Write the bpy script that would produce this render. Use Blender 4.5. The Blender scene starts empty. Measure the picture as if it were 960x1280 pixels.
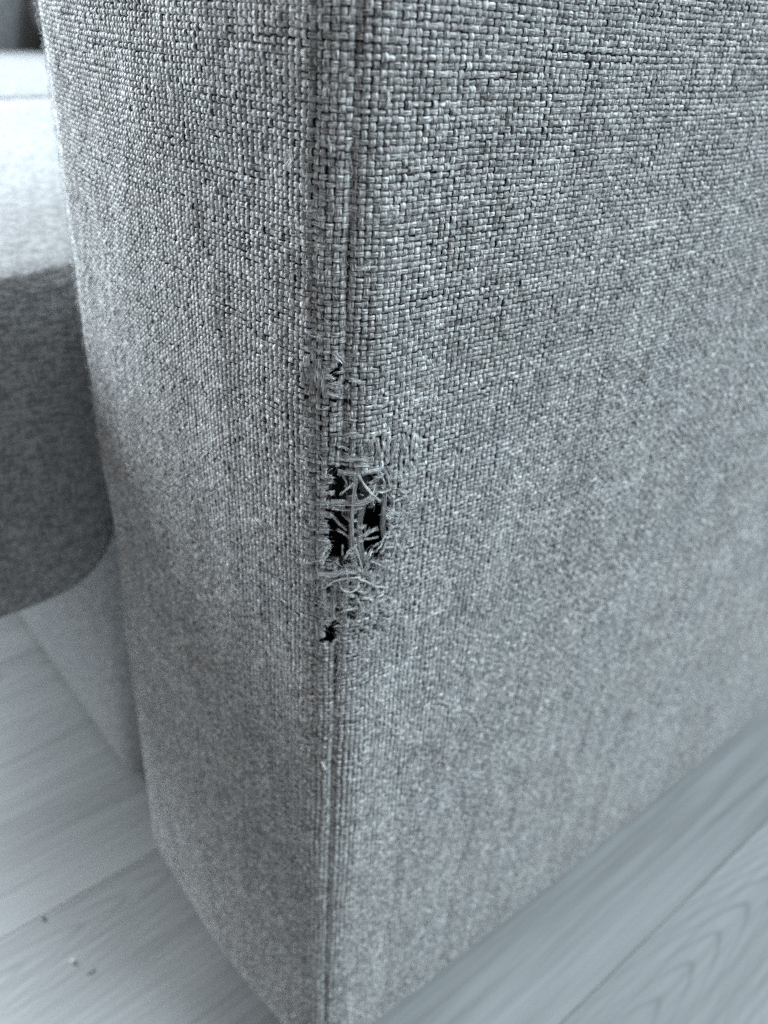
import bpy, bmesh, math, random
import numpy as np
from mathutils import Matrix, Vector
random.seed(7)
RNG = np.random.default_rng(7)
SC = bpy.context.scene
COL = SC.collection

# ------------------------------------------------------------------ camera
F_PX, YAW, PITCH, ROLL = 1045.16, 0.7220417, 0.5594883, 0.0650218
CAM = np.array([0.183495, -0.141274, 0.55])
_F = np.array([-math.cos(YAW), math.sin(YAW), 0.0])
_R = np.array([_F[1], -_F[0], 0.0])
_U = np.array([0, 0, 1.0])
FW = _F * math.cos(PITCH) - _U * math.sin(PITCH)
_up = _F * math.sin(PITCH) + _U * math.cos(PITCH)
RT = _R * math.cos(ROLL) + _up * math.sin(ROLL)
UP = -_R * math.sin(ROLL) + _up * math.cos(ROLL)
cd = bpy.data.cameras.new('camera')
cam = bpy.data.objects.new('camera', cd)
COL.objects.link(cam)
M = Matrix.Identity(4)
for k in range(3):
    M[k][0], M[k][1], M[k][2], M[k][3] = RT[k], UP[k], -FW[k], CAM[k]
cam.matrix_world = M
cd.sensor_fit = 'VERTICAL'
cd.sensor_height = 36.0
cd.sensor_width = 27.0
cd.lens = F_PX / 1280 * 36
cd.clip_start, cd.clip_end = 0.01, 50
cd.dof.use_dof = True
cd.dof.focus_distance = 0.256
cd.dof.aperture_fstop = 9.5
SC.camera = cam
SC.render.resolution_x, SC.render.resolution_y = 768, 1024

# ------------------------------------------------------------------ world, lamps, exposure
w = bpy.data.worlds.new('World'); SC.world = w; w.use_nodes = True
bg = w.node_tree.nodes['Background']
bg.inputs['Color'].default_value = (1.0, 0.95, 0.945, 1); bg.inputs['Strength'].default_value = 0.32

def area(name, loc, target, sx, sy, power, col):
    l = bpy.data.lights.new(name, 'AREA'); l.shape = 'RECTANGLE'; l.size, l.size_y = sx, sy
    l.energy = power; l.color = col
    o = bpy.data.objects.new(name, l); COL.objects.link(o); o.location = loc
    o.rotation_euler = (Vector(target) - Vector(loc)).to_track_quat('-Z', 'Y').to_euler()
    return o
area('window_light', (-2.4, -0.48, 1.15), (-0.2, 0.0, 0.30), 1.5, 1.4, 280, (0.84, 0.94, 1.0))
area('room_light', (1.1, 0.90, 2.1), (0.0, 0.1, 0.4), 1.0, 1.0, 78, (0.76, 0.92, 1.0))
vs = SC.view_settings
SC.display_settings.display_device = 'sRGB'
vs.view_transform = 'Standard'; vs.look = 'None'; vs.exposure = 0.0; vs.gamma = 1.0; vs.use_curve_mapping = False
SC.cycles.max_bounces = 6; SC.cycles.diffuse_bounces = 3; SC.cycles.glossy_bounces = 2
SC.cycles.use_denoising = False

# ------------------------------------------------------------------ helpers
def link(name, me, mat=None, parent=None, smooth=True, kind=None):
    o = bpy.data.objects.new(name, me); COL.objects.link(o)
    if mat: me.materials.append(mat)
    if smooth and len(me.polygons): me.polygons.foreach_set('use_smooth', np.ones(len(me.polygons), bool))
    if parent: o.parent = parent
    if kind: o['kind'] = kind
    return o
def empty(name, loc=(0, 0, 0), parent=None):
    o = bpy.data.objects.new(name, None); COL.objects.link(o); o.location = loc
    if parent: o.parent = parent
    return o
def tag(o, label=None, cat=None, group=None, kind=None):
    if label: o['label'] = label
    if cat: o['category'] = cat
    if group: o['group'] = group
    if kind: o['kind'] = kind
    return o
def np_mesh(name, verts, quads):
    me = bpy.data.meshes.new(name)
    verts = np.asarray(verts, np.float32); quads = np.asarray(quads, np.int32)
    n = quads.shape[1]
    me.vertices.add(len(verts)); me.vertices.foreach_set('co', verts.ravel())
    me.loops.add(quads.size); me.loops.foreach_set('vertex_index', quads.ravel())
    me.polygons.add(len(quads)); me.polygons.foreach_set('loop_start', np.arange(0, quads.size, n, dtype=np.int32))
    me.update(calc_edges=True)
    return me
def vattr(me, name, arr):
    a = me.attributes.new(name, 'FLOAT_VECTOR', 'POINT')
    a.data.foreach_set('vector', np.asarray(arr, np.float32).ravel())

def _hash(ix, iy, seed):
    h = (ix.astype(np.int64) * 374761393 + iy.astype(np.int64) * 668265263 + seed * 974634777) & 0xffffffff
    h = ((h ^ (h >> 13)) * 1274126177) & 0xffffffff
    return ((h ^ (h >> 16)) & 0xffff) / 65535.0
def vnoise(x, y, seed=0):
    x = np.asarray(x, float); y = np.asarray(y, float)
    ix, iy = np.floor(x), np.floor(y); fx, fy = x - ix, y - iy
    fx, fy = fx * fx * (3 - 2 * fx), fy * fy * (3 - 2 * fy)
    a, b = _hash(ix, iy, seed), _hash(ix + 1, iy, seed)
    c, d = _hash(ix, iy + 1, seed), _hash(ix + 1, iy + 1, seed)
    return (a + (b - a) * fx) * (1 - fy) + (c + (d - c) * fx) * fy
def in_poly(px, py, poly):
    r = np.zeros(np.shape(px), bool); n = len(poly); j = n - 1
    for i in range(n):
        xi, yi = poly[i]; xj, yj = poly[j]
        c = ((yi > py) != (yj > py)) & (px < (xj - xi) * (py - yi) / (yj - yi + 1e-12) + xi)
        r ^= c; j = i
    return r

# node shortcuts
def new_mat(name):
    m = bpy.data.materials.new(name); m.use_nodes = True
    nt = m.node_tree; b = nt.nodes['Principled BSDF']
    return m, nt, b
def nd(nt, typ, **kw):
    n = nt.nodes.new(typ)
    for k, v in kw.items():
        if k.startswith('i_'): n.inputs[k[2:].replace('_', ' ')].default_value = v
        else: setattr(n, k, v)
    return n
def math_n(nt, op, a, b=None):
    n = nt.nodes.new('ShaderNodeMath'); n.operation = op
    for k, v in enumerate((a, b)):
        if v is None: continue
        if isinstance(v, (int, float)): n.inputs[k].default_value = v
        else: nt.links.new(v, n.inputs[k])
    return n.outputs[0]
def ramp(nt, fac, stops):
    r = nt.nodes.new('ShaderNodeValToRGB'); e = r.color_ramp.elements
    e[0].position, e[0].color = stops[0][0], (*stops[0][1], 1)
    e[1].position, e[1].color = stops[-1][0], (*stops[-1][1], 1)
    for p, c in stops[1:-1]:
        q = e.new(p); q.color = (*c, 1)
    nt.links.new(fac, r.inputs[0]); return r.outputs[0]
def mixc(nt, typ, fac, a, b):
    n = nt.nodes.new('ShaderNodeMix'); n.data_type = 'RGBA'; n.blend_type = typ
    for k, v in ((0, fac), (6, a), (7, b)):
        if isinstance(v, (int, float)): n.inputs[k].default_value = v
        elif isinstance(v, tuple): n.inputs[k].default_value = v
        else: nt.links.new(v, n.inputs[k])
    return n.outputs[2]

# ------------------------------------------------------------------ materials
def yarn_material():
    m, nt, b = new_mat('woven_yarn'); L = nt.links
    at = nd(nt, 'ShaderNodeAttribute', attribute_name='yarn')      # along mm, across -1..1, random
    sep = nt.nodes.new('ShaderNodeSeparateXYZ'); L.new(at.outputs['Vector'], sep.inputs[0])
    cb = nt.nodes.new('ShaderNodeCombineXYZ')
    L.new(math_n(nt, 'MULTIPLY', sep.outputs[0], 0.35), cb.inputs[0])
    L.new(math_n(nt, 'MULTIPLY', sep.outputs[1], 2.1), cb.inputs[1])
    L.new(math_n(nt, 'MULTIPLY', sep.outputs[2], 91.0), cb.inputs[2])
    n1 = nd(nt, 'ShaderNodeTexNoise', i_Scale=1.0, i_Detail=2.0, i_Roughness=0.6); L.new(cb.outputs[0], n1.inputs['Vector'])
    streak = ramp(nt, n1.outputs['Fac'], [(0.32, (0.038, 0.037, 0.037)), (0.44, (0.205, 0.204, 0.203)), (0.55, (0.425, 0.428, 0.428)), (0.67, (0.85, 0.865, 0.87))])
    tone = nd(nt, 'ShaderNodeAttribute', attribute_name='tone')
    col = mixc(nt, 'MULTIPLY', 1.0, streak, tone.outputs['Color'])
    L.new(col, b.inputs['Base Color'])
    b.inputs['Roughness'].default_value = 0.62
    b.inputs['Specular IOR Level'].default_value = 0.35
    b.inputs['Sheen Weight'].default_value = 0.55; b.inputs['Sheen Roughness'].default_value = 0.4
    b.inputs['Sheen Tint'].default_value = (0.9, 0.96, 1, 1)
    bu = nd(nt, 'ShaderNodeBump', i_Strength=0.8, i_Distance=0.0003); L.new(n1.outputs['Fac'], bu.inputs['Height'])
    L.new(bu.outputs[0], b.inputs['Normal'])
    return m
def plain_fabric(name, c0, c1, scale=1.0, sheen=0.35):
    """fabric seen out of focus: crossed streaks of warp and weft, fine relief"""
    m, nt, b = new_mat(name); L = nt.links
    tc = nt.nodes.new('ShaderNodeTexCoord')
    outs = []
    for sc in ((800, 800, 170), (170, 170, 900), ):
        mp = nd(nt, 'ShaderNodeMapping'); mp.inputs['Scale'].default_value = [s * scale for s in sc]
        L.new(tc.outputs['Object'], mp.inputs['Vector'])
        n = nd(nt, 'ShaderNodeTexNoise', i_Scale=1.0, i_Detail=1.5); L.new(mp.outputs[0], n.inputs['Vector']); outs.append(n.outputs['Fac'])
    mp = nd(nt, 'ShaderNodeMapping'); mp.inputs['Scale'].default_value = (800, 170, 800)
    L.new(tc.outputs['Object'], mp.inputs['Vector'])
    n = nd(nt, 'ShaderNodeTexNoise', i_Scale=1.0, i_Detail=1.5); L.new(mp.outputs[0], n.inputs['Vector'])
    s = math_n(nt, 'ADD', math_n(nt, 'ADD', outs[0], outs[1]), n.outputs['Fac'])
    s = math_n(nt, 'MULTIPLY', s, 1 / 3)
    L.new(ramp(nt, s, [(0.42, c0), (0.585, c1)]), b.inputs['Base Color'])
    bu = nd(nt, 'ShaderNodeBump', i_Strength=0.6, i_Distance=0.0008); L.new(s, bu.inputs['Height']); L.new(bu.outputs[0], b.inputs['Normal'])
    b.inputs['Roughness'].default_value = 0.8; b.inputs['Specular IOR Level'].default_value = 0.2
    b.inputs['Sheen Weight'].default_value = sheen; b.inputs['Sheen Roughness'].default_value = 0.5
    return m
def flat_mat(name, col, rough=0.8):
    m, nt, b = new_mat(name); tc = nt.nodes.new('ShaderNodeTexCoord')
    n = nd(nt, 'ShaderNodeTexNoise', i_Scale=900.0, i_Detail=3.0); nt.links.new(tc.outputs['Object'], n.inputs['Vector'])
    c = ramp(nt, n.outputs['Fac'], [(0.3, tuple(x * 0.6 for x in col)), (0.7, tuple(min(1, x * 1.35) for x in col))])
    nt.links.new(c, b.inputs['Base Color']); b.inputs['Roughness'].default_value = rough
    return m
def floor_material():
    m, nt, b = new_mat('grey_oak_laminate'); L = nt.links
    tc = nt.nodes.new('ShaderNodeTexCoord'); oi = nt.nodes.new('ShaderNodeObjectInfo')
    def mapped(sc, off=None):
        mp = nd(nt, 'ShaderNodeMapping'); mp.inputs['Scale'].default_value = sc
        L.new(tc.outputs['Object'], mp.inputs['Vector'])
        ad = nt.nodes.new('ShaderNodeVectorMath'); ad.operation = 'ADD'
        cb = nt.nodes.new('ShaderNodeCombineXYZ')
        L.new(math_n(nt, 'MULTIPLY', oi.outputs['Random'], 57.0), cb.inputs[2])
        L.new(mp.outputs[0], ad.inputs[0]); L.new(cb.outputs[0], ad.inputs[1]); return ad.outputs[0]
    # cathedral grain: stretched rings bent by noise
    warp = nd(nt, 'ShaderNodeTexNoise', i_Scale=1.0, i_Detail=3.0); L.new(mapped((14, 2.6, 1)), warp.inputs['Vector'])
    fld = nd(nt, 'ShaderNodeTexNoise', i_Scale=1.0, i_Detail=1.0, i_Roughness=0.4); L.new(mapped((9.0, 2.4, 1)), fld.inputs['Vector'])
    # nested arches along the middle of each board: y + k x^2, bent by slow noise
    sx = nt.nodes.new('ShaderNodeSeparateXYZ'); L.new(tc.outputs['Object'], sx.inputs[0])
    xo = math_n(nt, 'ADD', math_n(nt, 'ADD', sx.outputs[0], 0.105), math_n(nt, 'MULTIPLY', math_n(nt, 'SUBTRACT', fld.outputs['Fac'], 0.5), 0.13))
    par = math_n(nt, 'ADD', sx.outputs[1], math_n(nt, 'MULTIPLY', math_n(nt, 'POWER', math_n(nt, 'ABSOLUTE', xo), 1.5), 16.0))
    ring = math_n(nt, 'ADD', math_n(nt, 'MULTIPLY', par, 26.0), math_n(nt, 'ADD', math_n(nt, 'MULTIPLY', warp.outputs['Fac'], 3.4), math_n(nt, 'MULTIPLY', oi.outputs['Random'], 9.0)))
    fr = math_n(nt, 'FRACT', ring)
    line = math_n(nt, 'POWER', math_n(nt, 'ABSOLUTE', math_n(nt, 'SUBTRACT', math_n(nt, 'MULTIPLY', fr, 2.0), 1.0)), 5.0)
    near = math_n(nt, 'ADD', 0.22, math_n(nt, 'MULTIPLY', 0.95, math_n(nt, 'MAXIMUM', 0.0, math_n(nt, 'SUBTRACT', 1.0, math_n(nt, 'MULTIPLY', math_n(nt, 'ABSOLUTE', xo), 13.0)))))
    line = math_n(nt, 'MULTIPLY', line, near)
    fine = nd(nt, 'ShaderNodeTexNoise', i_Scale=1.0, i_Detail=5.0, i_Roughness=0.65); L.new(mapped((230, 7, 1)), fine.inputs['Vector'])
    broad = nd(nt, 'ShaderNodeTexNoise', i_Scale=1.0, i_Detail=2.0); L.new(mapped((16, 2.2, 1)), broad.inputs['Vector'])
    base = ramp(nt, math_n(nt, 'ADD', math_n(nt, 'MULTIPLY', fine.outputs['Fac'], 0.5), math_n(nt, 'MULTIPLY', broad.outputs['Fac'], 0.5)),
                [(0.34, (0.205, 0.212, 0.216)), (0.5, (0.295, 0.306, 0.311)), (0.66, (0.355, 0.368, 0.373))])
    brk = ramp(nt, broad.outputs['Fac'], [(0.36, (0.15, 0.15, 0.15)), (0.56, (1, 1, 1))])
    col = mixc(nt, 'MIX', math_n(nt, 'MULTIPLY', math_n(nt, 'MULTIPLY', line, 0.55), brk), base, (0.145, 0.143, 0.15, 1))
    tint = ramp(nt, oi.outputs['Random'], [(0.0, (0.985, 0.985, 0.985)), (1.0, (1.015, 1.015, 1.015))])
    col = mixc(nt, 'MULTIPLY', 1.0, col, tint)
    L.new(col, b.inputs['Base Color'])
    L.new(math_n(nt, 'ADD', math_n(nt, 'MULTIPLY', fine.outputs['Fac'], 0.18), 0.28), b.inputs['Roughness'])
    b.inputs['Coat Weight'].default_value = 0.6; b.inputs['Coat Roughness'].default_value = 0.30
    bu = nd(nt, 'ShaderNodeBump', i_Strength=0.35, i_Distance=0.0006); L.new(fine.outputs['Fac'], bu.inputs['Height']); L.new(bu.outputs[0], b.inputs['Normal'])
    return m
YARN = yarn_material()
BACKING = flat_mat('fabric_backing', (0.018, 0.0185, 0.02), 0.95)
SHADE_UNDERLAY = flat_mat('black_shade_underlay', (0.012, 0.012, 0.013), 0.95)  # near-black paints the darkness inside the arm; floor underlay shares it
GREY_FABRIC = plain_fabric('grey_upholstery', (0.15, 0.155, 0.16), (0.37, 0.383, 0.393), 1.0, 0.05)
FLOORM = floor_material()

# ------------------------------------------------------------------ arm surface: s runs round the plan, z up, h outward
ARM_W, ARM_H, R_IN, R_CO, R_BOT, GAP = 0.228, 0.635, 0.047, 0.017, 0.042, 0.005
def plan():
    P = []
    for y in np.linspace(0.82, R_IN, 160)[:-1]: P.append((-ARM_W, y))
    for a in np.linspace(math.pi, 1.5 * math.pi, 60)[:-1]: P.append((-ARM_W + R_IN + R_IN * math.cos(a), R_IN + R_IN * math.sin(a)))
    for x in np.linspace(-ARM_W + R_IN, -R_CO, 120)[:-1]: P.append((x, 0.0))
    for a in np.linspace(-math.pi / 2, 0, 60)[:-1]: P.append((-R_CO + R_CO * math.cos(a), R_CO + R_CO * math.sin(a)))
    for y in np.linspace(R_CO, 0.82, 500): P.append((0.0, y))
    P = np.array(P)
    # padding: faces swell a little
    fx = np.clip((-P[:, 0]) / ARM_W, 0, 1)
    P[:, 1] -= np.where(P[:, 1] < R_IN + .001, 0.011 * np.sin(np.pi * fx) ** 1.0, 0) * (P[:, 0] < 0) * np.clip(1 - P[:, 1] / R_IN, 0, 1)
    side = (P[:, 0] > -1e-6)
    P[side, 0] += 0.006 * np.sin(np.pi * np.clip(P[side, 1] / 0.82, 0, 1)) ** 0.8 * np.clip((P[side, 1] - R_CO) / .05, 0, 1)
    d = np.r_[0, np.cumsum(np.hypot(*np.diff(P, axis=0).T))]
    mid = np.argmin(np.abs((P[:, 0] + R_CO * (1 - math.sqrt(.5))) ) + np.abs(P[:, 1] - R_CO * (1 - math.sqrt(.5))))
    return P, d - d[mid]
PLAN, PS = plan()
_T = np.gradient(PLAN, PS, axis=0); _T /= np.linalg.norm(_T, axis=1)[:, None]
ker = np.hanning(9); ker /= ker.sum()
PN = np.stack([np.convolve(np.pad(_T[:, 1], 4, 'edge'), ker, 'valid'), -np.convolve(np.pad(_T[:, 0], 4, 'edge'), ker, 'valid')], 1)
PN /= np.linalg.norm(PN, axis=1)[:, None]
def seam_h(s, z):
    jit = (vnoise(z * 90, z * 0 + 3.3, 5) - .5) * 0.0012
    u = s - jit
    w2 = 0.0085 + 0.003 * np.clip((z - .35) / .2, -1, 1)
    h = -(0.0005 + .0012 * vnoise(z * 160, z * 0 + 7, 6)) * np.exp(-(u / 0.0010) ** 2)
    st = np.abs(np.sin(z * math.pi / .0042)) ** .6
    h += -(0.0004 + .0012 * st * vnoise(z * 60, z * 0 + 1.3, 8) ** .7) * np.clip((z - .12) / .25, .25, 1) * np.exp(-((u + w2) / 0.0009) ** 2)
    h += 0.0003 * np.exp(-((u + w2 * .5) / (w2 * .42)) ** 4)
    h += -0.0007 * np.exp(-((u + .0005) / 0.012) ** 2) - .0004 * np.exp(-((u + .0004) / 0.0026) ** 2)
    return h
def surf(s, t, h=0.0):
    """s: metres along the plan, t: metres up from the bottom edge (arc length round the bottom edge)"""
    s = np.asarray(s, float); t = np.asarray(t, float)
    x = np.interp(s, PS, PLAN[:, 0]); y = np.interp(s, PS, PLAN[:, 1])
    nx = np.interp(s, PS, PN[:, 0]); ny = np.interp(s, PS, PN[:, 1]); l = np.hypot(nx, ny); nx /= l; ny /= l
    L = R_BOT * math.pi / 2
    a = np.clip(1 - t / L, -.2, 1) * math.pi / 2
    a = np.maximum(a, 0)
    z = np.where(t < L, GAP + R_BOT - R_BOT * np.sin(a), GAP + R_BOT + (t - L))
    ins = np.where(t < L, R_BOT * (1 - np.cos(a)), 0)
    # rounded top edge
    b = np.clip((z - (ARM_H - .03)) / .03, 0, 1)
    ins = ins + .03 * (1 - np.sqrt(1 - b * b * .998))
    nz = np.where(t < L, -np.sin(a), 0.0); c = np.cos(a)
    slack = (vnoise(s * 22 + 9, z * 14, 2) - .5) * 0.0022 + (vnoise(s * 70, z * 50, 3) - .5) * 0.0008
    hh = h + seam_h(s, z) + slack
    return np.stack([x - nx * ins + nx * c * hh, y - ny * ins + ny * c * hh, z + nz * hh], -1)
def z_to_t(z): return z - GAP - R_BOT + R_BOT * math.pi / 2
def project(P):
    d = np.asarray(P) - CAM; zc = d @ FW
    return 480 + F_PX * (d @ RT) / zc, 640 - F_PX * (d @ UP) / zc
def to_surface(px, py, h=0.0):
    """where the sight line of a spot measured in the photograph meets the arm's surface"""
    s, t = (px - 430) / 3000.0, z_to_t(0.5 - (py - 260) / 3300.0)
    for _ in range(25):
        x0, y0 = project(surf(s, t, h)); e = 1e-5
        xs, ys = project(surf(s + e, t, h)); xt, yt = project(surf(s, t + e, h))
        J = np.array([[xs - x0, xt - x0], [ys - y0, yt - y0]]) / e
        st = np.linalg.lstsq(J, np.array([px - x0, py - y0]), rcond=None)[0]
        st = np.clip(st, -.03, .03); s += st[0]; t += st[1]
    return float(s), float(t)
Z3 = lambda X, Y: (340 + X / 4.57, 540 + Y / 4.57)
Z2 = lambda X, Y: (340 + X / 4.0, 400 + Y / 4.0)
HOLES_PX = [
    [(414, 588), (425, 585), (433, 594), (436, 614), (425, 625), (413, 625)],
    [(410, 634), (426, 631), (439, 637), (441, 668), (440, 692), (424, 697), (411, 697), (406, 662)],
    [(455, 629), (470, 625), (484, 629), (485, 660), (482, 692), (470, 698), (456, 693), (452, 660)],
    [(440, 596), (449, 600), (451, 618), (441, 620)], [(461, 594), (472, 593), (476, 603), (466, 608)],
    [(410, 777), (424, 776), (423, 792), (418, 803), (403, 803), (404, 787)],
    [(412, 461), (424, 462), (425, 478), (414, 477)],
    [(411, 483), (423, 484), (422, 494), (412, 492)],
    [(422, 557), (437, 559), (438, 566), (424, 566)],
]
HOLES = [[to_surface(*q) for q in poly] for poly in HOLES_PX]
def in_holes(s, t, grow=0.0):
    r = np.zeros(np.shape(s), bool)
    for poly in HOLES:
        c = np.mean(poly, 0)
        pl = [(c[0] + (a - c[0]) * (1 + grow), c[1] + (b_ - c[1]) * (1 + grow)) for a, b_ in poly]
        r |= in_poly(s, t, pl)
    return r
TEAR = to_surface(450, 690)
PULLED = [[to_surface(*q) for q in p] for p in ([(430, 540), (470, 543), (528, 540), (530, 566), (500, 590), (425, 585)], [(380, 442), (402, 442), (402, 498), (380, 498)])]
LOOSE = [[to_surface(*q) for q in p] for p in ([(406, 436), (442, 436), (440, 505), (404, 505)], [(408, 585), (486, 585), (488, 700), (404, 702)])]

# ------------------------------------------------------------------ floor: planks laid along the arm's outer side
floor = empty('floor'); tag(floor, kind='structure')
PLW, PLL, SEAM0 = 0.267, 1.28, 0.060
def plank_mesh():
    bm = bmesh.new()
    hx, hy, bv, dz = PLW / 2 - .00022, PLL / 2 - .00022, .0003, .0003
    ring = lambda ix, z: [bm.verts.new((sx * (hx - ix), sy * (hy - ix), z)) for sx, sy in ((-1, -1), (1, -1), (1, 1), (-1, 1))]
    a, b_, c = ring(0, -.008), ring(0, -dz), ring(bv, 0)
    for lo, hi in ((a, b_), (b_, c)):
        for k in range(4): bm.faces.new((lo[k], lo[(k + 1) % 4], hi[(k + 1) % 4], hi[k]))
    bm.faces.new(c); bm.faces.new(a[::-1])
    me = bpy.data.meshes.new('plank'); bm.to_mesh(me); bm.free(); return me
pm = plank_mesh(); pm.materials.append(FLOORM)
for i in range(-9, 8):
    off = {0: 0.55, -1: 0.35, -2: 0.9}.get(i, (i * 0.43) % 1.28)
    for j in range(-2, 3):
        o = bpy.data.objects.new('plank', pm); COL.objects.link(o); o.parent = floor
        o.location = (SEAM0 + (i + .5) * PLW, off + j * PLL, 0)
sub = bpy.data.meshes.new('underlay'); sub.from_pydata([(-3, -3, -.006), (3, -3, -.006), (3, 4, -.006), (-3, 4, -.006)], [], [(0, 1, 2, 3)])
link('underlay', sub, SHADE_UNDERLAY, floor, False)

# ------------------------------------------------------------------ sofa
sofa = empty('sofa', (-0.8, 0.4, 0))
tag(sofa, 'grey woven fabric sofa with a frayed hole torn beside its armrest corner seam', 'sofa')
def child(o):   # world coordinates under the sofa's base
    o.parent = sofa; o.matrix_parent_inverse = Matrix.Translation((0.8, -0.4, 0)); return o

# the near armrest's backing cloth, with real holes
s_ax = np.unique(np.round(np.r_[np.linspace(PS[0], -.2, 40), np.linspace(-.2, -.02, 90), np.linspace(-.02, .05, 110), np.linspace(.05, PS[-1], 120)], 6))
TT = z_to_t(ARM_H)
t_ax = np.unique(np.round(np.r_[np.linspace(0, .06, 24), np.linspace(.06, z_to_t(.32), 60), np.linspace(z_to_t(.32), z_to_t(.48), 220), np.linspace(z_to_t(.48), TT - .03, 30), TT - .03 * (1 - np.sin(np.linspace(0, math.pi / 2, 10)))], 6))
SS, TG = np.meshgrid(s_ax, t_ax)
V = surf(SS, TG, -0.0011); nS, nT = len(s_ax), len(t_ax)
idx = np.arange(nS * nT).reshape(nT, nS)
Q = np.stack([idx[:-1, :-1], idx[:-1, 1:], idx[1:, 1:], idx[1:, :-1]], -1).reshape(-1, 4)
cs = (SS[:-1, :-1] + SS[1:, 1:]).ravel() / 2; ct = (TG[:-1, :-1] + TG[1:, 1:]).ravel() / 2
Q = Q[~in_holes(cs, ct)]
me = np_mesh('armrest', V.reshape(-1, 3), Q)
bm = bmesh.new(); bm.from_mesh(me)
bm.verts.ensure_lookup_table()
bm.faces.new([bm.verts[k] for k in idx[-1]])                        # top
bm.faces.new([bm.verts[k] for k in idx[0][::-1]])                   # underside
bm.faces.new([bm.verts[k] for k in np.r_[idx[:, -1], idx[::-1, 0]]])  # back end
bm.to_mesh(me); bm.free()
armrest = child(link('armrest', me, BACKING)); me.polygons[len(me.polygons) - 1].use_smooth = False
armrest['label'] = 'torn outer armrest with frayed hole beside its vertical corner seam'

# added board behind the tear, coloured near-black for the unlit inside
def shade_board():
    ls = np.linspace(-.03, .08, 12); lt = np.linspace(z_to_t(.30), z_to_t(.47), 14)
    A, B = np.meshgrid(ls, lt); v1 = surf(A, B, -.016).reshape(-1, 3); v2 = surf(A, B, -.024).reshape(-1, 3)
    n = 12; id_ = np.arange(12 * 14).reshape(14, 12)
    q = np.stack([id_[:-1, :-1], id_[:-1, 1:], id_[1:, 1:], id_[1:, :-1]], -1).reshape(-1, 4)
    return np_mesh('inner_shade_board', np.r_[v1, v2], np.r_[q, q[:, ::-1] + 168])
link('inner_shade_board', shade_board(), SHADE_UNDERLAY, armrest)

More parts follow.
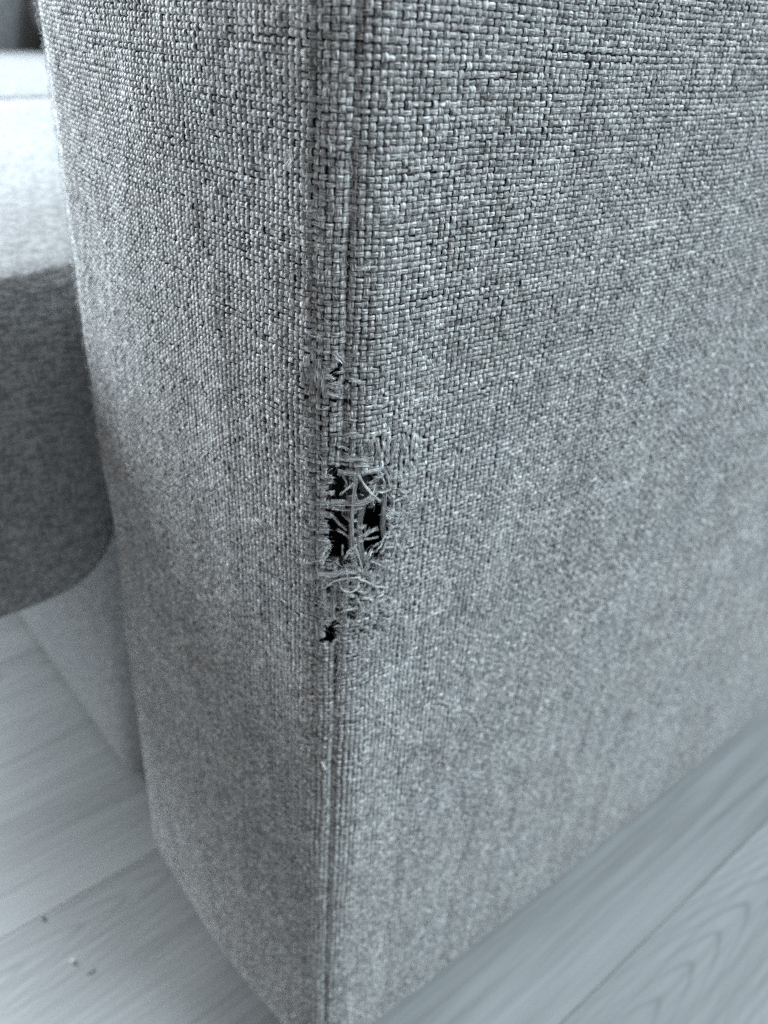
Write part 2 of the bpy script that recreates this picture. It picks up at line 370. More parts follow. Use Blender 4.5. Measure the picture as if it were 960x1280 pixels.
# ---- woven cloth: every float of warp or weft is a raised arched strip
PS_, PT_ = 0.00220, 0.00180
def weave(s0, s1, t0, t1, seed, phase):
    ni, nj = int((s1 - s0) / PS_), int((t1 - t0) / PT_)
    if seed == 1: s0 = s1 - ni * PS_
    I, J = np.meshgrid(np.arange(ni), np.arange(nj)); I = I.ravel(); J = J.ravel()
    s = s0 + (I + .5) * PS_; t = t0 + (J + .5) * PT_
    # rows and columns wander a little
    s = s + (vnoise(t * 40 + seed, I * .35, 11 + seed) - .5) * .0010
    t = t + (vnoise(s * 40, J * .35 + seed, 12 + seed) - .5) * .0009 + (vnoise(s * 7, t * 7, 13) - .5) * .004
    r = np.random.default_rng(100 + seed)
    worn = np.exp(-(((s - TEAR[0] - .006) / .021) ** 2 + ((t - TEAR[1] + .006) / .038) ** 2))
    keep = ~in_holes(s, t)
    edge = in_holes(s, t, .22)
    keep &= ~(edge & (r.random(len(s)) < .35))
    keep &= ~((worn > .45) & (s < TEAR[0] + .012) & (r.random(len(s)) < .22))
    up = ((I + J + phase) % 2 == 0)
    pull = np.zeros(len(s), bool)
    for p in PULLED: pull |= in_poly(s, t, p)
    pull &= vnoise(I * .45, t * 60, 61) > .42
    keep &= ~(pull & ~up & (r.random(len(s)) < .85))
    loose = np.zeros(len(s), bool)
    for p in LOOSE: loose |= in_poly(s, t, p)
    core = in_poly(s, t, LOOSE[1])
    keep &= ~(loose & (r.random(len(s)) < np.where(core, .80, .15))); worn = np.maximum(worn, loose * .8)
    I, J, s, t, up, worn, pull = I[keep], J[keep], s[keep], t[keep], up[keep], worn[keep], pull[keep]
    n = len(s); g = r.normal(size=(n, 8))
    L = np.where(up, PT_ * 1.40, PS_ * 1.34) * (1 + .07 * g[:, 0]) * np.where(pull & up, 1.75, 1.0); W = np.where(up, PS_, PT_) * (.85 + .08 * g[:, 1] + .22 * (np.where(up, vnoise(I * 1.0, t * 30, 51 + seed), vnoise(J * 1.0, s * 30, 52 + seed)) - .5))
    ang = .05 * g[:, 2] + worn * .28 * g[:, 3]
    hj = .00012 * g[:, 4] + np.where(up, .00003, .0) - worn * .0002 * np.abs(g[:, 5])
    ds, dt = .00010 * g[:, 6] * (1 + 2.5 * worn), .00010 * g[:, 7] * (1 + 2.5 * worn)
    near = (np.abs(s - .01) < .09) & (t > z_to_t(.26))
    warp_tone = _hash(I, I * 0 + 1, 21 + seed); weft_tone = _hash(J, J * 0 + 2, 22 + seed)
    yt = np.where(up, warp_tone, weft_tone)
    blot = vnoise(s * 55, t * 55, 31) ; blot2 = vnoise(s * 30, t * 30, 32)
    val = .58 + .34 * yt + .48 * (r.random(n) ** 1.4) + .10 * (vnoise(s * 160, t * 160, 33) - .5) + .06 * (blot - .5)
    tint = np.stack([1 + .03 * (blot2 - .5), 1 + .015 * (blot - .5), 1 - .02 * (blot2 - .5)], 1)
    tone = val[:, None] * tint; rnd = r.random(n)
    Vs, Qs, Ys, Ts = [], [], [], []; base = 0
    for sel, na, nc in ((near, 6, 6), (~near, 5, 4)):
        m = sel.nonzero()[0]
        if not len(m): continue
        a = np.linspace(-1, 1, na); c = np.linspace(-1, 1, nc)
        A, C = np.meshgrid(a, c, indexing='ij'); A = A.ravel()[None]; C = C.ravel()[None]
        # arch along the float; two plies across
        h = .00052 - .00095 * np.abs(A) ** 2.7 - .00036 * np.abs(C) ** 3.2
        if nc == 6: h = h + .00010 * np.cos(C * 2 * np.pi * .95 + math.pi) * (1 - A * A)
        h = h + hj[m][:, None]
        x = A * L[m][:, None] * .5; y = C * W[m][:, None] * .5 * (1 - .10 * A * A)
        ca, sa = np.cos(ang[m])[:, None], np.sin(ang[m])[:, None]
        al, ac = x * ca - y * sa, x * sa + y * ca
        u = up[m][:, None]
        S = s[m][:, None] + ds[m][:, None] + np.where(u, ac, al); T = t[m][:, None] + dt[m][:, None] + np.where(u, al, -ac)
        P = surf(S, T, h)
        k = na * nc; grid = np.arange(k).reshape(na, nc)
        q = np.stack([grid[:-1, :-1], grid[:-1, 1:], grid[1:, 1:], grid[1:, :-1]], -1).reshape(-1, 4)
        q = (q[None] + (np.arange(len(m)) * k)[:, None, None])
        flip = ~up[m]; 
        qq = np.where(up[m][:, None, None], q, q)      # both orientations come out facing outward (see ac sign)
        Vs.append(P.reshape(-1, 3)); Qs.append(qq.reshape(-1, 4) + base)
        Y = np.stack([x * 1000 + rnd[m][:, None] * 40, np.broadcast_to(C, x.shape), np.broadcast_to(rnd[m][:, None], x.shape)], -1)
        Ys.append(Y.reshape(-1, 3)); Ts.append(np.repeat(tone[m], k, axis=0)); base += len(m) * k
    me = np_mesh('weave', np.concatenate(Vs), np.concatenate(Qs))
    vattr(me, 'yarn', np.concatenate(Ys)); vattr(me, 'tone', np.concatenate(Ts))
    return me
front = link('front_weave', weave(-.295, -.0003, .002, z_to_t(.60), 1, 0), YARN, armrest, kind='stuff')
side = link('side_weave', weave(-.0002, .56, .002, z_to_t(.60), 2, 1), YARN, armrest, kind='stuff')

# ---- loose threads of the tear
def tube_bundle(path, width, nf, fray, seed, rad=.000075, bright=1.0):
    """path: k points (x,y,z) in metres; nf filaments side by side that part towards the end"""
    r = np.random.default_rng(seed); nf = int(nf * 3.2); width = width * (1.55 if nf >= 5 else 1.2); bright = bright * 1.4
    path = np.asarray(path); k = len(path)
    u = np.linspace(0, k - 1, max(7, (k - 1) * 5)); 
    # Catmull-Rom
    i = np.clip(u.astype(int), 0, k - 2); f = (u - i)[:, None]
    pp = np.r_[[2 * path[0] - path[1]], path, [2 * path[-1] - path[-2]]]
    p0, p1, p2, p3 = pp[i], pp[i + 1], pp[i + 2], pp[i + 3]
    C = .5 * (2 * p1 + (p2 - p0) * f + (2 * p0 - 5 * p1 + 4 * p2 - p3) * f ** 2 + (3 * p1 - p0 - 3 * p2 + p3) * f ** 3)
    n = len(C); T = np.gradient(C, axis=0); T /= np.linalg.norm(T, axis=1)[:, None]
    view = C - CAM; view /= np.linalg.norm(view, axis=1)[:, None]
    A = np.cross(T, view); A /= np.linalg.norm(A, axis=1)[:, None]; B = np.cross(A, T)
    e = np.linspace(0, 1, n)
    Vs, Qs, Ys, Ts = [], [], [], []; base = 0; ns = 4
    for q in range(nf):
        o = (r.random() - .5) * width * .8; dep = r.normal() * .00014
        spread = 1 + fray * ((np.clip(e - .5, 0, 1) / .5) ** 2 * (2.2 + 2 * r.random()) + (np.clip(.25 - e, 0, 1) / .25) ** 2 * 1.2)
        tw = r.random() * 6.28
        a = o * spread * np.cos(.6 * np.sin(e * 3 + tw)) + .00016 * np.sin(e * (9 + 9 * r.random()) + tw) * (.4 + 1.3 * fray)
        b_ = .00013 * np.sin(e * (7 + 4 * r.random()) + tw * 1.7) + dep + fray * .0009 * (np.clip(e - .6, 0, 1)) * r.normal()
        cut = int(n * (1 - fray * .3 * r.random())) if fray else n
        cut = max(4, cut)
        c = (C + A * a[:, None] + B * b_[:, None])[:cut]; aa, bb = A[:cut], B[:cut]
        rr = rad * (.5 + .9 * r.random()) * np.r_[np.ones(cut - 2), .7, .3]
        th = np.arange(ns) / ns * 2 * np.pi
        P = c[:, None] + rr[:, None, None] * (np.cos(th)[None, :, None] * aa[:, None] + np.sin(th)[None, :, None] * bb[:, None])
        g = np.arange(cut * ns).reshape(cut, ns)
        Qs.append(np.stack([g[:-1], np.roll(g, -1, 1)[:-1], np.roll(g, -1, 1)[1:], g[1:]], -1).reshape(-1, 4) + base)
        Vs.append(P.reshape(-1, 3)); base += cut * ns
        Y = np.stack(np.broadcast_arrays((e[:cut] * 9)[:, None], np.cos(th)[None] * .5, np.full((1, 1), r.random())), -1)
        Ys.append(Y.reshape(-1, 3)); tn = bright * (.6 + .95 * r.random())
        Ts.append(np.full((cut * ns, 3), tn))
    me = np_mesh('loose_thread', np.concatenate(Vs), np.concatenate(Qs))
    vattr(me, 'yarn', np.concatenate(Ys)); vattr(me, 'tone', np.concatenate(Ts)); return me
THREADS = [  # (zoom map, points (x, y, lift mm), width mm, filaments, fray, brightness)
    (Z3, [(490, 195, .4), (476, 300, 1.0), (462, 420, 1.2), (456, 560, .4), (462, 690, .2), (470, 775, .6)], 1.0, 5, .25, .95),
    (Z3, [(520, 405, .2), (503, 500, .0), (500, 600, -.2), (510, 690, .0), (516, 770, .5)], 1.5, 6, .15, .8),
    (Z3, [(440, 440, .0), (452, 520, -.4), (450, 620, -.4), (452, 760, .2)], 1.1, 4, .2, .6),
    (Z3, [(494, 245, 1.0), (535, 315, 2.0), (585, 370, 2.6), (624, 405, 2.8)], .7, 4, .2, 1.5),
    (Z3, [(468, 292, 1.2), (422, 332, 1.6), (378, 370, 1.8)], .45, 3, .3, 1.3),
    (Z3, [(338, 405, .8), (410, 402, 1.0), (490, 408, 1.2), (548, 388, 1.0), (590, 345, .6), (612, 300, .2)], 1.5, 6, .2, 1.05),
    (Z3, [(344, 434, 1.2), (398, 442, 1.3), (470, 440, 1.0), (530, 420, .6)], .9, 4, .2, 1.1),
    (Z3, [(404, 245, .3), (424, 290, .6), (415, 330, .2)], .7, 4, .4, .8),
    (Z3, [(612, 230, .6), (642, 290, .9), (622, 322, .6)], .5, 3, .3, 1.1),
    (Z3, [(640, 200, .8), (664, 262, 1.2), (690, 325, 1.2)], .8, 4, .5, 1.1),
    (Z3, [(592, 346, 1.4), (640, 342, 1.7), (694, 322, 1.4)], .4, 3, .2, 1.15),
    (Z3, [(560, 300, .2), (600, 270, .6), (618, 232, .8), (640, 215, .6)], .9, 4, .4, .8),
    (Z3, [(332, 462, .6), (380, 518, .2), (444, 570, -.2)], .7, 4, .3, .85),
    (Z3, [(444, 604, -.4), (402, 574, .2), (358, 552, .8)], .6, 3, .5, 1.25),
    (Z3, [(524, 592, -.4), (570, 562, .0), (618, 545, .4)], 1.0, 4, .3, .8),
    (Z3, [(524, 612, -.2), (560, 612, .0), (622, 596, .5)], .6, 3, .2, 1.15),
    (Z3, [(640, 620, .4), (604, 640, .2), (562, 660, .2)], .5, 3, .5, .85),
    (Z3, [(404, 705, .6), (403, 668, 1.0), (408, 636, 1.2)], .45, 3, .5, 1.15),
    (Z3, [(470, 660, 1.0), (436, 680, 1.2), (428, 705, 1.0), (402, 726, .9)], .5, 3, .5, 1.35),
    (Z3, [(472, 650, .8), (498, 715, 1.4), (512, 770, 1.6), (514, 812, 1.4)], .5, 3, .4, 1.4),
    (Z3, [(640, 598, 1.0), (628, 640, 1.5), (606, 668, 1.4), (584, 696, 1.0)], .55, 3, .5, 1.45),
    (Z3, [(655, 612, .8), (640, 665, 1.3), (612, 702, 1.2)], .6, 4, .5, 1.05),
    (Z3, [(322, 655, .9), (300, 690, 1.4), (272, 752, 1.2)], .55, 3, .4, 1.5),
    (Z3, [(326, 690, .8), (306, 722, 1.1), (284, 760, .8)], .5, 3, .4, 1.2),
    (Z3, [(268, 802, .6), (340, 815, .9), (420, 795, 1.1), (505, 786, .9)], 2.0, 7, .3, 1.0),
    (Z3, [(505, 828, 1.0), (402, 838, 1.4), (332, 864, 1.5), (292, 902, 1.5)], .45, 3, .3, 1.5),
    (Z3, [(382, 850, .9), (402, 900, 1.4), (450, 915, 1.5), (488, 888, 1.3), (492, 840, .9)], .35, 2, .2, 1.25),
    (Z3, [(490, 838, 1.0), (552, 860, 1.4), (604, 882, 1.6), (664, 890, 1.2)], .4, 3, .3, 1.2),
    (Z3, [(560, 740, .9), (600, 752, 1.3), (664, 790, 1.2)], .4, 3, .4, 1.25),
    (Z3, [(480, 936, .8), (500, 980, 1.4), (516, 1034, 1.2)], .5, 3, .6, 1.3),
    (Z3, [(368, 1034, .8), (430, 1014, 1.2), (506, 1002, 1.0)], .5, 3, .3, 1.3),
    (Z3, [(586, 974, 1.0), (604, 946, 1.4), (650, 920, .8)], .4, 3, .3, 1.4),
    (Z3, [(300, 905, .5), (304, 980, .7), (312, 1066, .5)], 1.3, 6, .3, .95),
    (Z3, [(350, 890, .4), (344, 980, .7), (338, 1064, .5)], 1.4, 6, .3, .8),
    (Z3, [(330, 1072, .8), (372, 1062, 1.1), (420, 1040, .8)], .6, 3, .4, 1.0),
    (Z3, [(356, 1112, .8), (384, 1108, 1.2), (412, 1114, 1.1)], .4, 3, .4, 1.5),
    (Z3, [(252, 1062, .5), (262, 1130, .7), (270, 1196, .5)], 1.0, 5, .3, 1.0),
    (Z3, [(300, 1092, .6), (316, 1080, .9), (352, 1078, .6)], .5, 3, .3, .9),
    (Z3, [(644, 320, .4), (640, 420, .6), (634, 520, .6), (642, 615, .4)], 1.5, 6, .1, .75),
    (Z3, [(668, 350, .5), (690, 400, .7), (676, 460, .5)], 1.0, 5, .4, .9),
    (Z3, [(246, 405, .6), (300, 412, .9), (344, 402, .8)], 1.2, 5, .3, 1.1),
    (Z3, [(256, 574, .6), (296, 566, .9), (334, 572, .5)], 1.1, 5, .4, 1.1),
    (Z3, [(256, 520, .6), (290, 514, .9), (326, 520, .4)], 1.2, 5, .3, .95),
    (Z3, [(256, 618, .6), (290, 610, .9), (330, 616, .4)], 1.1, 5, .3, 1.0),
    (Z3, [(560, 830, .7), (600, 815, 1.0), (650, 826, .7)], 1.2, 5, .4, .9),
    (Z3, [(700, 590, .7), (706, 630, 1.1), (694, 672, .7)], .6, 3, .3, 1.2),
    (Z3, [(650, 470, .7), (700, 462, 1.1), (744, 470, .7)], 1.1, 5, .4, 1.0),
    (Z3, [(520, 800, .6), (545, 770, 1.0), (548, 740, .7)], 1.2, 5, .3, .9),
    (Z2, [(344, 690, .7), (420, 692, .9), (524, 690, .7)], 1.4, 6, .15, 1.05),
    (Z2, [(410, 722, .6), (450, 720, .9), (500, 722, .7)], 1.5, 6, .1, .95),
    (Z2, [(328, 760, .6), (390, 768, .9), (450, 770, .8)], 1.3, 5, .2, .85),
    (Z2, [(450, 770, .6), (500, 758, 1.0), (552, 752, .6)], 1.2, 5, .2, 1.1),
    (Z2, [(412, 602, .5), (402, 640, .8), (392, 672, .5)], .9, 4, .1, 1.05),
    (Z2, [(446, 632, .5), (446, 660, .8), (444, 694, .5)], 1.2, 5, .1, .95),
    (Z2, [(488, 598, .5), (494, 630, .9), (502, 664, .5)], 1.2, 5, .1, 1.1),
    (Z2, [(520, 600, .5), (534, 650, .9), (548, 694, .5)], 1.1, 5, .1, .95),
    (Z2, [(572, 610, .5), (576, 650, .8), (586, 690, .5)], 1.0, 4, .1, 1.05),
    (Z2, [(606, 610, .5), (614, 650, .8), (622, 690, .5)], 1.0, 4, .1, .8),
    (Z2, [(648, 596, .5), (654, 640, .8), (664, 676, .5)], 1.1, 5, .2, .85),
    (Z2, [(352, 582, .6), (400, 572, .9), (446, 578, .5)], 1.3, 5, .2, 1.0),
    (Z2, [(314, 166, .9), (345, 200, 1.5), (378, 238, 1.0)], .9, 4, .3, 1.45),
    (Z2, [(264, 248, .5), (258, 320, .8), (266, 392, .5)], 1.2, 5, .1, 1.0),
    (Z2, [(272, 366, .8), (320, 378, 1.3), (366, 388, .9)], .9, 4, .3, 1.25),
    (Z2, [(282, 324, .8), (320, 316, 1.2), (360, 322, .7)], 1.1, 5, .3, 1.1),
    (Z2, [(386, 300, .8), (420, 304, 1.3), (456, 314, .7)], .9, 4, .2, 1.35),
    (Z2, [(196, 220, .5), (200, 300, .7), (202, 374, .5)], 1.1, 5, .1, .8),
    (Z2, [(146, 238, .5), (150, 290, .7), (152, 336, .5)], 1.0, 4, .1, .8),
    (Z2, [(384, 196, .6), (412, 168, 1.1), (424, 146, .8)], .8, 4, .4, 1.0),
    (Z2, [(330, 636, .6), (356, 636, 1.2), (386, 656, .9)], .7, 4, .3, 1.25),
    (Z2, [(76, -10, .5), (80, 10, .5)], .6, 3, .2, 1.0),
    (lambda a, b: (a, b), [(362, 186, .7), (364, 200, 1.4), (356, 214, 1.0)], .9, 4, .5, 1.6),
    (lambda a, b: (a, b), [(484, 112, .5), (486, 124, .9), (482, 140, .5)], .5, 3, .2, 1.5),
    (lambda a, b: (a, b), [(322, 648, .7), (327, 655, 1.3), (323, 662, .9)], .8, 4, .8, 1.7),
    (lambda a, b: (a, b), [(210, 108, .7), (214, 118, 1.3), (210, 132, .8)], .9, 4, .6, 1.7),
    (lambda a, b: (a, b), [(402, 952, .7), (406, 960, 1.3), (408, 962, .8)], .8, 4, .6, 1.7),
    (lambda a, b: (a, b), [(410, 170, .6), (414, 186, 1.2), (410, 196, .7)], .4, 2, .4, 1.3),
    (lambda a, b: (a, b), [(436, 196, .6), (440, 212, 1.1), (437, 226, .7)], .4, 2, .4, 1.4),
]
for k, (mp, pts, wd, nf, fr, br) in enumerate(THREADS):
    path = []
    for X, Y, h in pts:
        s, t = to_surface(*mp(X, Y), h / 1000)
        path.append(surf(s, t, h / 1000))
    link('loose_thread', tube_bundle(path, wd / 1000, nf, fr, 500 + k, bright=br), YARN, armrest)

# ends of broken yarns round the rims of the holes, and disordered yarns in the worn patch below
def frays():
    r = np.random.default_rng(41)
    for hi, cnt in ((0, 6), (1, 11), (2, 12), (3, 3), (4, 3), (5, 5), (6, 4), (7, 4)):
        poly = np.array(HOLES[hi]); c = poly.mean(0)
        cum = np.r_[0, np.cumsum(np.linalg.norm(np.roll(poly, -1, 0) - poly, axis=1))]
        for q in range(cnt):
            d = r.random() * cum[-1]; i = int(np.searchsorted(cum, d) - 1); f = (d - cum[i]) / (cum[i + 1] - cum[i])
            e = np.roll(poly, -1, 0)[i] - poly[i]; p = poly[i] + f * e
            n = np.array([-e[1], e[0]]) / np.linalg.norm(e); n *= np.sign((c - p) @ n)
            t_ = e / np.linalg.norm(e) * r.normal() * .5
            ln = (.0011 + .0028 * r.random() ** 1.5) * (1 if hi in (1, 2) else .6)
            pts = [(p - n * .0016, .5 + .3 * r.random()), (p + n * .0001, .7 + .4 * r.random()),
                   (p + n * ln * .55 + t_ * ln * .4, .6 + .9 * r.normal() * .5), (p + n * ln + t_ * ln * 1.2, .3 + .9 * r.normal())]
            yield [surf(a[0], a[1], h / 1000) for a, h in pts], .5 + .7 * r.random(), int(r.integers(2, 5)), .7, .8 + .6 * r.random()
    for q in range(34):
        s = TEAR[0] + r.uniform(-.009, .015); t = TEAR[1] + r.uniform(-.034, .001)
        if r.random() < .35: s = TEAR[0] + r.uniform(.008, .02); t = TEAR[1] + r.uniform(-.01, .03)
        if in_holes(np.array([s]), np.array([t]), .1)[0]: continue
        a = (math.pi / 2 if r.random() < .45 else 0) + r.normal() * .35; ln = .003 + .004 * r.random()
        d = np.array([math.cos(a), math.sin(a)]) * ln / 2; b_ = np.array([-d[1], d[0]]) * r.normal() * .5
        c = np.array([s, t]); pts = [(c - d, .15), (c - d * .4 + b_ * .6, .6 + .4 * r.random()), (c + d * .4 + b_, .7 + .5 * r.random()), (c + d, .2 + .5 * r.random())]
        yield [surf(u[0], u[1], h / 1000) for u, h in pts], .5 + .9 * r.random(), int(r.integers(2, 5)), .4, .75 + .5 * r.random()
for k, (path, wd, nf, fr, br) in enumerate(frays()):
    link('loose_thread', tube_bundle(path, wd / 1000, nf, fr, 900 + k, bright=br), YARN, armrest)

# ---- fuzz: short broken fibres, thick round the tear and thin everywhere else
def fuzz():
    r = np.random.default_rng(77)
    n1, n2, n3, n4 = 1800, 2600, 2200, 500
    s = np.r_[r.normal(TEAR[0] + .004, .016, n1), r.uniform(-.25, .30, n2), r.uniform(-.235, -.165, n3), r.normal(-.002, .004, n4)]
    t = np.r_[r.normal(TEAR[1] - .012, .030, n1), r.uniform(.02, z_to_t(.6), n2), r.uniform(.36, z_to_t(.6), n3), r.uniform(.05, z_to_t(.6), n4)]
    ok = ~in_holes(s, t); s, t = s[ok], t[ok]; n = len(s)
    P0 = surf(s, t, .0003); N = surf(s, t, .0013) - P0; N /= np.linalg.norm(N, axis=1)[:, None]
    D = r.normal(size=(n, 3)); D -= N * (D * N).sum(1)[:, None]; D /= np.linalg.norm(D, axis=1)[:, None]
    ln = .0016 + .0022 * r.random(n) ** 2; lg = (np.arange(n) < 1400) & (r.random(n) < .10); ln = np.where(lg, ln * 2.4, ln); lift = .25 + .9 * r.random(n); edge_ = s < -.16; ln = np.where(edge_, ln * 1.25, ln); lift = np.where(edge_, lift + .5, lift)
    E = np.cross(N, D); bend = r.normal(size=n) * .8
    pts = []
    for f in np.linspace(0, 1, 6):
        pts.append(P0 + D * (ln * f)[:, None] + N * (ln * lift * f * (1 - .65 * f))[:, None] + E * (ln * bend * f * f)[:, None])
    pts = np.stack(pts, 1); rad = np.array([1, 1, 1, .9, .7, .35])[None, :, None] * (.00005 + .00004 * r.random(n))[:, None, None]
    th = np.arange(3) / 3 * 2 * np.pi
    V = pts[:, :, None, :] + rad[..., None] * (np.cos(th)[None, None, :, None] * E[:, None, None] + np.sin(th)[None, None, :, None] * N[:, None, None])
    g = np.arange(18).reshape(6, 3); q = np.stack([g[:-1], np.roll(g, -1, 1)[:-1], np.roll(g, -1, 1)[1:], g[1:]], -1).reshape(-1, 4)
    q = (q[None] + (np.arange(n) * 18)[:, None, None]).reshape(-1, 4)
    me = np_mesh('fuzz', V.reshape(-1, 3), q)
    vattr(me, 'yarn', np.repeat(np.stack([r.random(n) * 9, r.random(n), r.random(n)], 1), 18, 0))
    vattr(me, 'tone', np.repeat((.9 + .5 * r.random(n))[:, None] * np.ones((1, 3)), 18, 0))
    return me
link('fuzz', fuzz(), YARN, armrest, kind='stuff')

# ---- plain padded bodies
def loft(name, rings, caps=True):
    n = len(rings[0]); V = np.concatenate(rings); m = len(rings)
    g = np.arange(m * n).reshape(m, n); q = np.stack([g[:-1], np.roll(g, -1, 1)[:-1], np.roll(g, -1, 1)[1:], g[1:]], -1).reshape(-1, 4)
    me = np_mesh(name, V, q); bm = bmesh.new(); bm.from_mesh(me); bm.verts.ensure_lookup_table()
    if caps:
        bm.faces.new([bm.verts[k] for k in g[0][::-1]]); bm.faces.new([bm.verts[k] for k in g[-1]])
    bmesh.ops.recalc_face_normals(bm, faces=bm.faces); bm.to_mesh(me); bm.free(); return me
def round_poly(pts, radii, seg=8):
    out = []; n = len(pts)
    for i in range(n):
        p = np.array(pts[i], float); a = np.array(pts[i - 1], float) - p; b_ = np.array(pts[(i + 1) % n], float) - p
        a /= np.linalg.norm(a); b_ /= np.linalg.norm(b_); r = radii[i]
        ang = math.acos(np.clip(a @ b_, -1, 1)); d = r / math.tan(ang / 2)
        p1, p2 = p + a * d, p + b_ * d
        for f in np.linspace(0, 1, seg): out.append((1 - f) ** 2 * p1 + 2 * f * (1 - f) * p * 1 + f * f * p2)
    return np.array(out)
def dense(poly, step=.012):
    out = []
    for i in range(len(poly)):
        a, b_ = poly[i], poly[(i + 1) % len(poly)]; k = max(1, int(np.linalg.norm(b_ - a) / step))
        for f in range(k): out.append(a + (b_ - a) * f / k)
    return np.array(out)
def inset(poly, d):
    T = np.roll(poly, -1, 0) - np.roll(poly, 1, 0); T /= np.linalg.norm(T, axis=1)[:, None] + 1e-9
    area2 = np.sum(poly[:, 0] * np.roll(poly[:, 1], -1) - np.roll(poly[:, 0], -1) * poly[:, 1])
    N = np.stack([-T[:, 1], T[:, 0]], 1) * np.sign(area2); return poly + N * d
def extrude_x(name, prof, x0, x1, r, crown=None, nx=30):
    """rounded-end bar along x with the (y,z) profile"""
    xs, ins = [], []
    for a in np.linspace(0, math.pi / 2, 6): xs.append(x0 + r * (1 - math.sin(a))); ins.append(r * (1 - math.cos(a)))
    xs, ins = xs[::-1], ins[::-1]
    for f in np.linspace(0, 1, nx)[1:-1]: xs.append(x0 + r + (x1 - x0 - 2 * r) * f); ins.append(0)
    for a in np.linspace(0, math.pi / 2, 6): xs.append(x1 - r * (1 - math.sin(a))); ins.append(r * (1 - math.cos(a)))
    xs = np.array(xs); o = np.argsort(xs[:6]); 
    rings = []
    first = sorted(zip(xs[:6], ins[:6])); rest = list(zip(xs[6:], ins[6:]))
    for x, i_ in first + rest:
        P = inset(prof, i_); R = np.c_[np.full(len(P), x), P]
        if crown: R = crown(R)
        rings.append(R)
    return loft(name, rings)
# base under the seat
bp = dense(round_poly([(.012, .004), (.75, .004), (.75, .298), (.018, .298)], [.010, .02, .02, .02]), .03)
child(link('seat_base', extrude_x('seat_base', bp, -1.40, -.240, .05), GREY_FABRIC))
# far armrest and backrest
ap = dense(round_poly([(.0, .003), (.82, .003), (.82, .635), (.0, .635)], [.03, .03, .06, .05]), .03)
fa = child(link('armrest', extrude_x('armrest', ap, -1.62, -1.412, .04), GREY_FABRIC))
fa['label'] = 'far armrest in shade beyond the seat cushions'
kp = dense(round_poly([(.80, .01), (1.0, .01), (1.04, .82), (.86, .82)], [.03, .03, .06, .06]), .03)
child(link('backrest', extrude_x('backrest', kp, -1.62, 0.0, .04), GREY_FABRIC))

# seat cushions: loose, overhanging the base in front
cp = dense(round_poly([(-.17, .225), (.014, .225), (.020, .302), (.74, .300), (.74, .428), (.10, .430), (.0, .4195), (-.17, .407)],
                      [.035, .056, .004, .03, .03, .05, .05, .045]), .014)
def crown_for(x0, x1):
    def f(R):
        u = np.clip((R[:, 0] - x0) / (x1 - x0), 0, 1); v = np.clip((R[:, 1] + .17) / .9, 0, 1)
        top = np.clip((R[:, 2] - .30) / .12, 0, 1)
        R[:, 2] += top * (.012 * np.sin(np.pi * u) ** .6 * np.sin(np.pi * v) ** .5 + .004 * (vnoise(R[:, 0] * 9, R[:, 1] * 9, 4) - .5))
        return R
    return f
def polyline_tube(path, rad, ns=8):
    path = np.asarray(path); T = np.gradient(path, axis=0); T /= np.linalg.norm(T, axis=1)[:, None]
    A = np.cross(T, np.array([.3, .2, 1.0])); A /= np.linalg.norm(A, axis=1)[:, None]; B = np.cross(T, A)
    th = np.arange(ns) / ns * 2 * np.pi
    return [p + rad * (np.cos(th)[:, None] * a + np.sin(th)[:, None] * b_) for p, a, b_ in zip(path, A, B)]
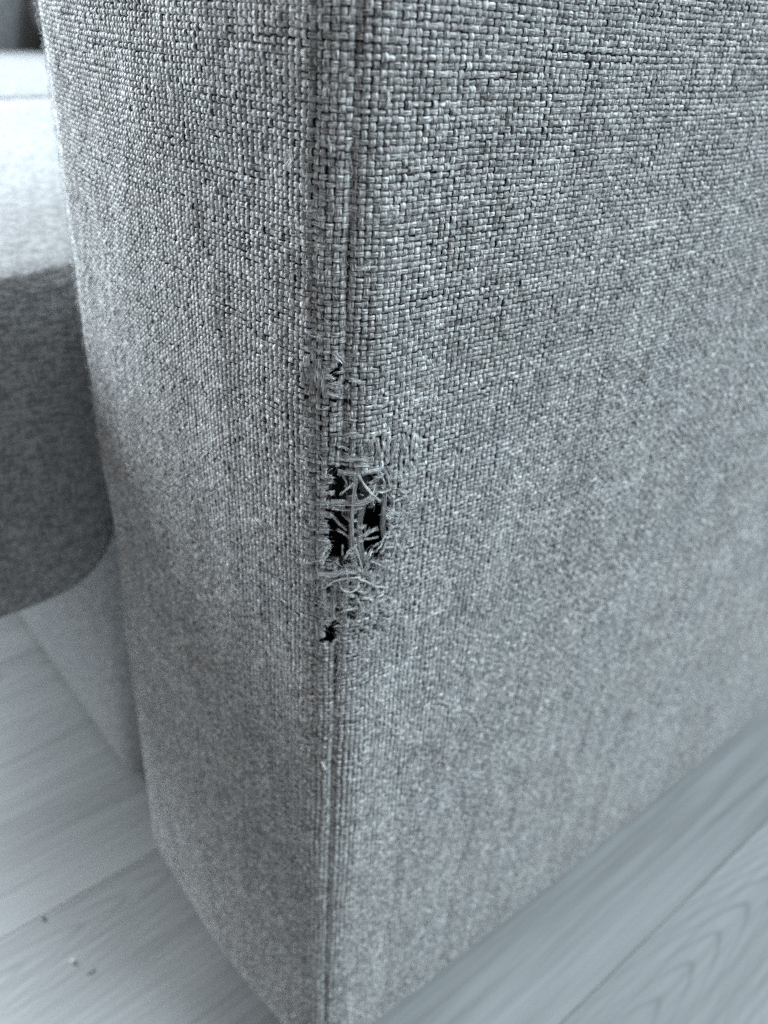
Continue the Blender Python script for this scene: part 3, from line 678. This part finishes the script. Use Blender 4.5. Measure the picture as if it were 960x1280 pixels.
for k, (x0, x1, lab) in enumerate(((-.80, -.2385, 'grey boxed seat cushion nearest the torn arm, overhanging the sofa base'),
                                   (-1.40, -.81, 'second grey seat cushion, between the nearer cushion and the far armrest'))):
    c = empty('seat_cushion', ((x0 + x1) / 2, (.285), .302)); tag(c, lab, 'cushion', 'loose seat cushions on the sofa')
    inv = Matrix.Translation(-Vector(c.location))
    b_ = link('cover', extrude_x('cover', cp, x0, x1, .007, crown_for(x0, x1), 40), GREY_FABRIC, c); b_.matrix_parent_inverse = inv
    for xe, sg in ((x0, 1), (x1, -1)):
        P = inset(cp, .006); m = P[:, 0] < .5; m &= (P[:, 1] > .385)
        P = P[m]; P = P[np.argsort(P[:, 0])]
        P = np.c_[np.full(len(P), xe + sg * .001), P]; P = crown_for(x0, x1)(P)
        wl = link('welt', loft('welt', polyline_tube(P[::2], .0030)), GREY_FABRIC, c); wl.matrix_parent_inverse = inv

# loose back cushion on the far seat
bcp = dense(round_poly([(.385, .440), (.70, .432), (.78, .80), (.52, .84)], [.06, .03, .06, .07]), .03)
bc = empty('back_cushion', (-1.105, .58, .44)); tag(bc, 'dark grey back cushion standing on the second seat, out of focus at the upper edge', 'cushion')
bo = link('cover', extrude_x('cover', bcp, -1.40, -.82, .05), GREY_FABRIC, bc); bo.matrix_parent_inverse = Matrix.Translation((1.105, -.58, -.44))

# ------------------------------------------------------------------ specks lying on the floor
def crumb(name, loc, size, mat, seed, flat=.5):
    bm = bmesh.new(); bmesh.ops.create_icosphere(bm, subdivisions=2, radius=1)
    r = random.Random(seed)
    for v in bm.verts:
        k = 1 + r.uniform(-.35, .35); v.co = Vector((v.co.x * size[0] * k, v.co.y * size[1] * k, (v.co.z + 1) * flat * size[2] * k))
    me = bpy.data.meshes.new(name); bm.to_mesh(me); bm.free()
    o = link(name, me, mat); o.location = loc; return o
WHITE = flat_mat('white_crumb', (.78, .80, .82), .7); DARK = flat_mat('dark_grit', (.10, .095, .085), .8)
tag(crumb('crumb', (-.1635, -.0805, 0), (.0010, .0016, .0018), WHITE, 1), 'tiny white crumb lying on the pale floor in front of the sofa', 'crumb')
tag(crumb('grit', (-.2040, -.0845, 0), (.0011, .0011, .0012), DARK, 2), 'round dark speck of grit on the floor, farther from the arm than the crumb', 'grit')
tag(crumb('fibre_scrap', (-.150, -.0745, 0), (.0006, .0030, .0006), flat_mat('grey_scrap', (.22, .22, .22)), 3), 'thin grey fibre scrap on the floor beside the white crumb', 'scrap')
